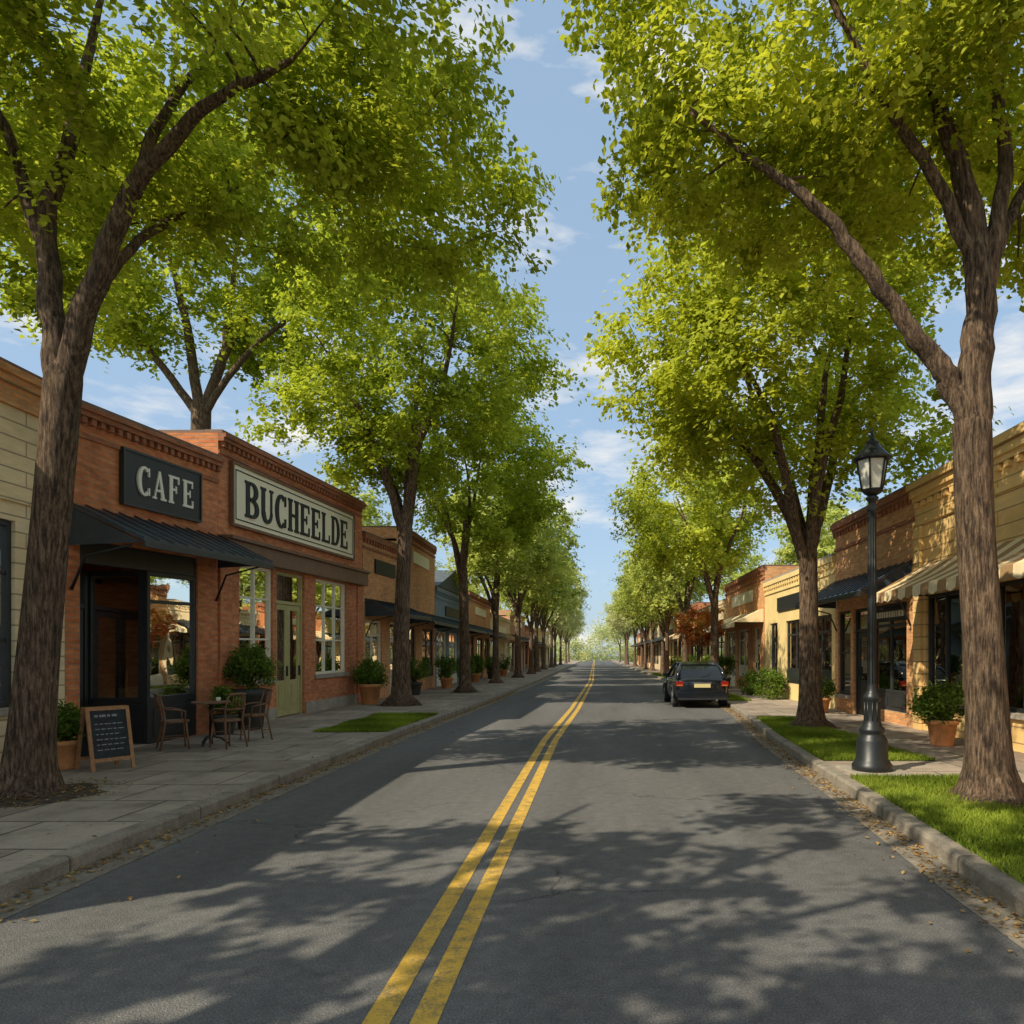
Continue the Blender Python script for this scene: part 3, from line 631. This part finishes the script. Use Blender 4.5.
def simple(name,side,a,b,h0,h1,wall,aw=None,n=3,fm=DARKF,trim=None,**k):
    ops=[]; L=b-a; w=L/n; rg=random.Random(int(a)); di=rg.randrange(n)
    for i in range(n):
        u=a+i*w
        if i==di: ops.append(dict(r=(u+w*.5-.55,u+w*.5+.55,.13,2.9),k='door',f=fm))
        else: ops.append(dict(r=(u+.3,u+w-.3,.13 if rg.random()<.6 else .7,2.9),k='shop',f=fm,n=2,kick=.45))
    h=h0; e,P,off=building(name,side,a,b,h0,h1,wall,ops,trim=trim or [(h-.5,h-.42,.04),(h-.16,h,.1)],dent=(h-.3,h-.165,.07,.3,BRICKD if wall in(BRICK,BRICKO) else wall),**k)
    if aw=='metal': awning(e,P,off,a+.2,b-.2,3.6,3.1,1.2)
    elif aw: awning(e,P,off,a+.2,b-.2,3.6,3.05,1.2,'canvas',mats=aw)
    mb=MB(); ub(mb,P,a+L*.25,b-L*.25,.01,.06,h-1.25,h-.75,rg.choice([SIGNK,SIGNC,SIGNC])); mb.obj('name_board',parent=e,offset=off); return e,P,off
simple('brick_corner_shop',-1,23.5,28.4,5.8,6.0,BRICKO,'metal',2,WHITEF,depth=6)
simple('tall_brick_shop',-1,28.5,34.1,6.9,6.9,BRICKO,'metal',2,DARKF,depth=7)
simple('blue_grey_shop',-1,34.2,43,5.0,5.0,SLATEB,'metal',3,WHITEF,roof='gable')
simple('brick_store',-1,43.1,52,5.6,5.6,BRICKO,'metal',3)
simple('cream_store',-1,52.1,64,4.8,4.8,TAN,(CANVB,CANVB),4,WHITEF)
simple('rose_store',-1,64.1,78,5.8,5.8,REDP,'metal',4)
simple('brick_store',-1,78.1,95,5.0,5.0,BRICK,'metal',5)
simple('tan_store',-1,95.1,120,5.4,5.4,YEL,(CANVB,CANVC),6)
# --- right side
e,P,off=building('ochre_shop',1,2.5,15.1,5.35,5.35,OCHRE,[dict(r=(13.15,14.6,.75,2.95),k='sash',n=(2,1),f=DARKF),dict(r=(10.6,12.1,.75,2.95),k='sash',n=(2,1),f=DARKF),dict(r=(8.6,9.9,.13,2.95),k='door',f=BROWN),dict(r=(4.2,7.6,.7,2.95),k='shop',f=DARKF)],
   trim=[(4.45,4.55,.05),(4.95,5.05,.07),(5.05,5.2,.13),(5.2,5.35,.2)],dent=(4.83,4.945,.07,.3,OCHRE),depth=7)
mb=MB()
for u in (2.55,8.0,12.35,14.72): ub(mb,P,u,u+.33,.003,.07,.12,4.44,OCHRE); 
mb.obj('pilasters',parent=e,offset=off,bevel=.01)
awning(e,P,off,8.1,14.5,3.6,2.95,1.15,'canvas')
e,P,off=building('orange_brick_shop',1,15.1,20.1,5.35,5.4,BRICKO,[dict(r=(15.5,17.5,.4,2.9),k='shop',f=DARKF,n=2,kick=.4),dict(r=(17.7,18.7,.13,2.9),k='door',f=DARKF),dict(r=(18.9,19.85,.6,2.9),k='sash',f=DARKF,n=(1,2))],
   trim=[(4.6,4.68,.04),(5.12,5.2,.1),(5.2,5.35,.15)],dent=(5.0,5.118,.07,.22,BRICKD),depth=7)
awning(e,P,off,15.2,20.0,3.75,3.1,1.15)
mb=MB(); ub(mb,P,15.55,17.45,-.055,-.03,2.5,2.8,SIGNK)
u=15.7; rg=random.Random(2)
while u<17.3:
    q=rg.uniform(.05,.12); ub(mb,P,u,u+q,-.0295,-.02,2.58,2.72,SIGNC); u+=q+.05
mb.obj('window_lettering',parent=e,offset=off)
simple('yellow_stucco_shop',1,20.1,28.4,4.55,4.6,YEL,None,3,DARKF)
simple('rose_brick_shop',1,28.4,37,5.3,5.3,BRICKO,(CANVC,CANVC),3,WHITEF)
simple('tan_store',1,37.1,47,4.6,4.6,TAN,'metal',3)
simple('brick_store',1,47.1,58,5.2,5.2,BRICK,(CANVB,CANVC),3)
simple('yellow_store',1,58.1,72,4.8,4.8,YEL,'metal',4)
simple('tan_store',1,72.1,90,5.4,5.4,TAN,'metal',5)
simple('brick_store',1,90.1,115,5.0,5.0,BRICKO,'metal',6)
# ---------------------------------------------------------------- street lamp
s=MB(); B=BLACK
s.lathe([(.26,0),(.26,.10),(.235,.13),(.225,.16),(.205,.18),(.20,.42),(.185,.45),(.155,.50),(.15,.52),(.165,.55),(.165,.58),(.13,.62),(.105,.70),(.10,.95),(.115,.98),(.115,1.02),(.085,1.06),(.068,1.1),(.062,1.2),(.055,2.4),(.05,3.5),(.065,3.52),(.065,3.56),(.048,3.58),(.05,3.64),(.085,3.68),(.085,3.70),(.05,3.73)],B,n=20)
for k in range(10):
    th=6.283*k/10; s.tube([(.098*math.cos(th),.098*math.sin(th),.64),(.1*math.cos(th),.1*math.sin(th),.94)],[.012,.012],B,n=5)
    s.tube([(.055*math.cos(th),.055*math.sin(th),1.15),(.046*math.cos(th),.046*math.sin(th),3.5)],[.010,.009],B,n=5)
zb,zt=3.80,4.20
s.lathe([(.05,3.72),(.12,3.76),(.14,3.78),(.135,3.80)],B,n=6,smooth=False)
s.lathe([(.13,zb),(.2,zt)],plain('lantern_glass',(.58,.56,.48),.25,.08,4,bd=0,spec=.6),n=6,smooth=False)
for k in range(6):
    th=6.283*k/6; a=(.137*math.cos(th),.137*math.sin(th),zb-.01); b=(.208*math.cos(th),.208*math.sin(th),zt+.01); s.tube([a,b],[.013,.013],B,n=6)
    th2=6.283*(k+1)/6
    for rq,z in ((.137,zb),(.208,zt)): s.tube([(rq*math.cos(th),rq*math.sin(th),z),(rq*math.cos(th2),rq*math.sin(th2),z)],[.013,.013],B,n=6)
s.lathe([(.245,zt+.005),(.25,zt+.03),(.20,zt+.08),(.12,zt+.17),(.085,zt+.22),(.09,zt+.24),(.06,zt+.27),(.03,zt+.29),(.035,zt+.33),(.02,zt+.36),(.008,zt+.44)],B,n=12,smooth=False)
s.obj('street_lamp',loc=(3.74,9.45,.125))
mb=MB(); mb.box(3.39,4.15,9.05,9.85,.10,.15,CONC); mb.obj('lamp_footing',bevel=.01)
# ---------------------------------------------------------------- car
CARP=NM('car_paint'); CARP.col((.010,.013,.018)); CARP.set(.22,.2); CARP.b.inputs['Coat Weight'].default_value=.6; CARP=CARP.mat
CGL=NM('car_glass'); CGL.col((.015,.018,.02)); CGL.set(.05,0,.45); CGL=CGL.mat
TYRE=plain('tyre',(.02,.02,.02),.9,.2,8); RIM=plain('alloy',(.45,.46,.47),.35,.1,6,metal=.9,bd=0); TRIMK=plain('black_plastic',(.02,.02,.022),.7,.2,8)
TAIL=NM('tail_light'); TAIL.col((.30,.012,.01)); TAIL.set(.15); TAIL.b.inputs['Coat Weight'].default_value=.6; TAIL=TAIL.mat
PLATE=plain('number_plate',(.75,.62,.30),.5,.05,9,bd=0); AMB=plain('amber_lens',(.6,.22,.03),.3,.1,9,bd=0)
car=empty('parked_car',(3.42,22.3,0))
b=MB(); st=[(0,.74,.30,.62,.80,.90),(.06,.82,.24,.62,.88,.95),(.35,.87,.20,.60,.92,.99),(.9,.885,.20,.60,.93,1.0),(1.9,.885,.20,.60,.93,.99),(2.9,.88,.20,.60,.92,.98),(3.35,.87,.20,.58,.86,.95),(3.9,.82,.22,.55,.76,.82),(4.12,.70,.28,.5,.66,.70)]
vs=[];fs=[];cols=11
for (y,w,zl,zm,zs_,zt_) in st:
    half=[(w*.86,zl),(w*.97,zl+.12),(w,zm),(w*.96,zs_),(w*.80,zt_)]
    row=[(-x,y,z) for x,z in half]+[(0,y,zt_+.015)]+[(x,y,z) for x,z in reversed(half)]
    vs+=row
for i in range(len(st)-1):
    for k in range(cols-1): fs.append((i*cols+k,(i+1)*cols+k,(i+1)*cols+k+1,i*cols+k+1))
    fs.append((i*cols+cols-1,(i+1)*cols+cols-1,(i+1)*cols,i*cols))
fs.append(tuple(range(cols))); fs.append(tuple(reversed([(len(st)-1)*cols+k for k in range(cols)])))
b.add(vs,fs,CARP,True); b.obj('body',parent=car,subsurf=2)
g=MB()
bot=[(-.76,.16,.95),(.76,.16,.95),(.78,3.15,.93),(-.78,3.15,.93)]; mid=[(-.68,.48,1.22),(.68,.48,1.22),(.70,2.6,1.20),(-.70,2.6,1.20)]; top=[(-.56,.85,1.42),(.56,.85,1.42),(.56,2.1,1.43),(-.56,2.1,1.43)]
g.add(bot+mid+top,[(0,1,5,4),(1,2,6,5),(2,3,7,6),(3,0,4,7),(4,5,9,8),(5,6,10,9),(6,7,11,10),(7,4,8,11)],CGL,False)
g.obj('windows',parent=car)
r=MB()
ny=[.72,.9,1.2,1.6,2.1,2.3]; nz=[1.39,1.455,1.49,1.49,1.46,1.39]; nw=[.58,.58,.58,.58,.57,.56]
vs=[];
for y,z,w_ in zip(ny,nz,nw):
    for fx,dz in ((-1,-.07),(-.85,-.015),(-.4,0),(0,.01),(.4,0),(.85,-.015),(1,-.07)): vs.append((fx*w_*1.03,y,z+dz*(1 if z>1.42 else .4)))
fs=[(i*7+k,i*7+k+1,(i+1)*7+k+1,(i+1)*7+k) for i in range(5) for k in range(6)]
r.add(vs,fs,CARP,True)
for a in range(4):
    r.tube([bot[a],mid[a],(top[a][0]*1.02,top[a][1],top[a][2])],[.07,.06,.05],CARP,n=8)
for sx in (-1,1):
    r.tube([(sx*.775,1.65,.95),(sx*.705,1.6,1.21),(sx*.58,1.52,1.42)],[.035,.032,.03],CARP,n=6)
    r.tube([(sx*.58,.8,1.40),(sx*.59,1.4,1.44),(sx*.58,2.15,1.42)],[.04,.04,.04],CARP,n=8)
    r.tube([(sx*.77,.16,.95),(sx*.79,1.6,.965),(sx*.79,3.15,.95)],[.03,.025,.02],TRIMK,n=6)
r.obj('roof_and_pillars',parent=car)
d=MB()
for sx in (-1,1):
    x0,x1=sorted((sx*.60,sx*.83)); d.box(x0,x1,-.025,.10,.70,.86,TAIL); x0,x1=sorted((sx*.63,sx*.80)); d.box(x0,x1,-.035,-.02,.72,.75,AMB)
    x0,x1=sorted((sx*.84,sx*1.0)); d.box(x0,x1,2.55,2.72,.93,1.06,CARP)
    for y in (1.15,2.2): 
        x0,x1=sorted((sx*.88,sx*.905)); d.box(x0,x1,y,y+.16,.80,.825,TRIMK)
    for y in (1.5,2.55): x0,x1=sorted((sx*.86,sx*.889)); d.box(x0,x1,y,y+.008,.35,.9,TRIMK)
    x0,x1=sorted((sx*.55,sx*.8)); d.box(x0,x1,4.0,4.1,.58,.7,LETW)
d.box(-.80,.80,-.07,.1,.33,.50,CARP); d.box(-.78,.78,-.085,0,.27,.335,TRIMK); d.box(-.26,.26,-.02,.02,.66,.78,PLATE); d.box(-.30,.30,-.015,.05,.79,.82,RIM)
d.box(-.55,.55,-.0,.03,.875,.885,TRIMK); d.tube([(.45,-.1,.26),(.45,.2,.26)],[.03,.03],RIM,n=8)
d.tube([(-.1,.14,.98),(.3,.28,1.10)],[.01,.008],TRIMK,n=5)
d.obj('lights_bumper_mirrors',parent=car,bevel=.012)
w=MB()
for sx in (-1,1):
    for y in (.72,3.3):
        c0,c1=sx*.66,sx*.885
        w.tube([(c0,y,.31),(c0+sx*.02,y,.31),(c1-sx*.02,y,.31),(c1,y,.31)],[.27,.31,.31,.28],TYRE,n=28); w.tube([(c1-sx*.01,y,.31),(c1+sx*.012,y,.31)],[.20,.19],RIM,n=20)
        w.tube([(c1+sx*.011,y,.31),(c1+sx*.02,y,.31)],[.06,.05],TRIMK,n=12)
        w.tube([(sx*.885,y+.37*math.cos(t),.31+.37*math.sin(t)) for t in np.linspace(0,math.pi,14)],[.028]*14,TRIMK,n=6)
w.obj('wheels',parent=car)
# ---------------------------------------------------------------- furniture
def chair(loc,rot):
    s=MB(); W=WOODC
    s.lathe([(.19,.44),(.215,.45),(.215,.475),(.2,.485)],W,n=24)
    for x,y in ((-.15,.14),(.15,.14)): s.tube([(x,y,.45),(x*1.25,y*1.3,0)],[.018,.013],W,n=8)
    for sx in (-1,1): s.tube([(sx*.2,-.24,0),(sx*.165,-.16,.45),(sx*.18,-.19,.7),(sx*.15,-.24,.9)],[.014,.018,.016,.014],W,n=8)
    s.tube([(.15*math.cos(t),-.24-.05*math.sin(t),.9+.02*math.sin(t)) for t in np.linspace(0,math.pi,9)],[.02]*9,W,n=8)
    s.tube([(.17*math.cos(t),-.19-.05*math.sin(t),.66) for t in np.linspace(0,math.pi,9)],[.014]*9,W,n=8)
    for x in (-.09,-.03,.03,.09): s.tube([(x,-.235,.66),(x,-.28,.9)],[.009,.009],W,n=6)
    for a,b in (((-.17,.165,.2),(-.185,-.2,.2)),((.17,.165,.2),(.185,-.2,.2)),((-.17,.165,.26),(.17,.165,.26))): s.tube([a,b],[.009,.009],W,n=6)
    for sx in (-1,1): s.tube([(sx*.18,-.19,.68),(sx*.25,-.02,.67),(sx*.22,.12,.64),(sx*.17,.13,.45)],[.013]*4,W,n=6)
    s.obj('cafe_chair',loc=loc,rotz=rot)
def table(loc):
    s=MB(); s.lathe([(.30,.73),(.31,.735),(.31,.76),(.30,.765)],WOODC,n=32); s.lathe([(.03,.02),(.03,.7),(.1,.73)],BLACK,n=12)
    for k in range(3):
        a=2.1*k+.5; s.tube([(0,0,.16),(.15*math.cos(a),.15*math.sin(a),.12),(.27*math.cos(a),.27*math.sin(a),.015)],[.022,.02,.016],BLACK,n=8)
    s.lathe([(.035,.766),(.04,.83),(.034,.83)],LETW,c=(.1,.05,0),n=14); s.obj('bistro_table',loc=loc)
table((-6.72,12.25,.126)); chair((-7.05,11.75,.126),-.9); chair((-6.28,11.95,.126),1.15); chair((-6.3,12.95,.126),2.4)
# chalkboard
s=MB()
for sg in (-1,1):
    def Q(x,d,z,sg=sg): return (x,sg*(.03+.20*(1-z/.86))+d*sg,z)
    def qb(x0,x1,z0,z1,d0,d1,m):
        vs=[Q(x,d,z) for z in (z0,z1) for (x,d) in ((x0,d0),(x1,d0),(x1,d1),(x0,d1))]
        s.add(vs,[(0,3,2,1),(4,5,6,7),(0,1,5,4),(1,2,6,5),(2,3,7,6),(3,0,4,7)],m)
    qb(-.27,-.225,0,.86,0,.03,WOODO); qb(.225,.27,0,.86,0,.03,WOODO); qb(-.225,.225,.81,.86,0,.03,WOODO); qb(-.225,.225,.12,.165,0,.03,WOODO); qb(-.225,.225,.165,.81,.008,.018,CHALK)
    rg=random.Random(8)
    for i,z in enumerate((.72,.62,.55,.48,.41,.34,.27)):
        x=-.17
        while x<.12: 
            L=rg.uniform(.03,.08); qb(x,x+L,z,z+(.03 if i==0 else .012),.0185,.0195,CHALKW); x+=L+.02
s.obj('chalkboard_sign',loc=(-6.82,9.75,.126),rotz=math.radians(58))
# plants
def plant(name,loc,pr,ph,br,bh,n,pot=TERRA,seed=1,ls=.075,mat=LEAFB,flowers=None):
    e=empty(name,loc); s=MB()
    if pot:
        s.lathe([(pr*.68,0),(pr*.72,.02),(pr*.95,ph*.82),(pr*1.06,ph*.83),(pr*1.08,ph),(pr*.95,ph),(pr*.93,ph*.9)],pot,n=28); s.lathe([(pr*.92,ph*.9),(pr*.3,ph*.92)],SOIL,n=20)
    rng=np.random.default_rng(seed); Ps=[];Vs=[]; m=26
    z0=ph if pot else 0
    for k in range(m):
        d=rng.normal(size=3); d/=np.linalg.norm(d); q=rng.uniform(.3,1)**.5; c=np.array([d[0]*q*br,d[1]*q*br,z0+bh*.5+d[2]*q*bh*.5])
        s.tube([(0,0,z0*.9),(c[0]*.4,c[1]*.4,z0+(c[2]-z0)*.6),tuple(c)],[.012,.008,.004],BARK,n=5,cap=False)
        nn=n//m; Ps.append(c+rng.normal(size=(nn,3))*br*.2); Vs.append(np.clip(.45+rng.uniform(-.25,.25)+rng.normal(size=nn)*.15,0,1))
    s.obj('pot' if pot else 'stems',parent=e); leaf_mesh('leaves',np.concatenate(Ps),ls,ls*.5,np.concatenate(Vs),mat,rng,.3,parent=e)
plant('potted_plant',(-7.35,9.7,.126),.2,.40,.30,.45,2600,seed=2)
plant('potted_shrub',(-7.35,14.95,.126),.33,.85,.42,.85,4200,POTD,3)
plant('potted_shrub',(-7.35,13.9,.126),.22,.4,.28,.5,1800,POTD,4)
plant('potted_shrub',(-7.2,22.4,.126),.35,.65,.48,.75,4200,TERRA,5,.09)
plant('potted_plant',(6.05,12.2,.126),.25,.45,.42,.6,3600,TERRA,6)
plant('shrub',(6.2,25.0,.126),.3,0,.55,1.0,3000,None,7,.09); plant('shrub',(6.2,27.6,.126),.3,0,.5,.9,2600,None,8,.09)
plant('potted_shrub',(6.2,19.2,.126),.25,.4,.35,.6,2000,TERRA,9,.08)
for i,(x,y) in enumerate(((-7.1,27.5),(-7.0,33),(-6.9,37),(-7,41),(-6.8,46),(-6.8,52),(6.1,33),(6.1,38),(6.0,44),(6,52))):
    plant('potted_shrub',(x,y,.126),.3,.5,.5,1.0,1800,TERRA if i%2 else POTD,20+i,.11)
ORG=leaf_mat('red_blossom_leaves',(.62,.10,.06),(.60,.48,.10),(1.2,1,.7))
make_tree('ornamental_tree',(4.75,32.0,.12),gen_limbs(4.2,1.4,.08,.9,99),[(0,0,2.9,1.1,1.05,1.0,40)],120,.11,99,ORG,cr=.3)
# ---------------------------------------------------------------- light
sd=Vector((-.60,-.44,.67)).normalized(); el=math.asin(sd.z); az=math.atan2(sd.x,sd.y)
L=bpy.data.lights.new('sun','SUN'); L.energy=5.0; L.angle=math.radians(.4); L.color=(1,.91,.72)
lo=bpy.data.objects.new('sun',L); scene.collection.objects.link(lo); lo.rotation_euler=(-sd).to_track_quat('-Z','Y').to_euler()
w=bpy.data.worlds.new('World'); scene.world=w; w.use_nodes=True; nt=w.node_tree; bg=nt.nodes['Background']
sky=nt.nodes.new('ShaderNodeTexSky'); sky.sky_type='NISHITA'; sky.sun_disc=False; sky.sun_elevation=el; sky.sun_rotation=az; sky.air_density=1.0; sky.dust_density=1.5; sky.ozone_density=1.0
tc=nt.nodes.new('ShaderNodeTexCoord')
mp=nt.nodes.new('ShaderNodeMapping'); mp.inputs['Scale'].default_value=(2.2,2.2,7.5); nt.links.new(tc.outputs['Generated'],mp.inputs[0])
nz=nt.nodes.new('ShaderNodeTexNoise'); nz.inputs['Scale'].default_value=2.3; nz.inputs['Detail'].default_value=8; nz.inputs['Roughness'].default_value=.58; nt.links.new(mp.outputs[0],nz.inputs['Vector'])
cr=nt.nodes.new('ShaderNodeValToRGB'); cr.color_ramp.elements[0].position=.51; cr.color_ramp.elements[1].position=.72; nt.links.new(nz.outputs['Fac'],cr.inputs[0])
hz=nt.nodes.new('ShaderNodeMix'); hz.data_type='RGBA'; hz.inputs[0].default_value=.6; nt.links.new(sky.outputs[0],hz.inputs[6]); hz.inputs[7].default_value=(3.1,4.4,5.9,1)
mx=nt.nodes.new('ShaderNodeMix'); mx.data_type='RGBA'; nt.links.new(cr.outputs[0],mx.inputs[0]); nt.links.new(hz.outputs[2],mx.inputs[6]); mx.inputs[7].default_value=(6.7,6.5,6.1,1)
nt.links.new(mx.outputs[2],bg.inputs[0]); bg.inputs[1].default_value=.15
scene.view_settings.view_transform='Standard'; scene.view_settings.look='None'; scene.view_settings.exposure=0
cam=bpy.data.cameras.new('camera'); co=bpy.data.objects.new('camera',cam); scene.collection.objects.link(co); co.location=(0,0,1.7); co.rotation_euler=(math.radians(90),0,0)
cam.sensor_width=36; cam.lens=36*700/1024; cam.shift_x=-83/1024; cam.shift_y=143/1024; cam.clip_end=2000; cam.clip_start=.05
scene.camera=co
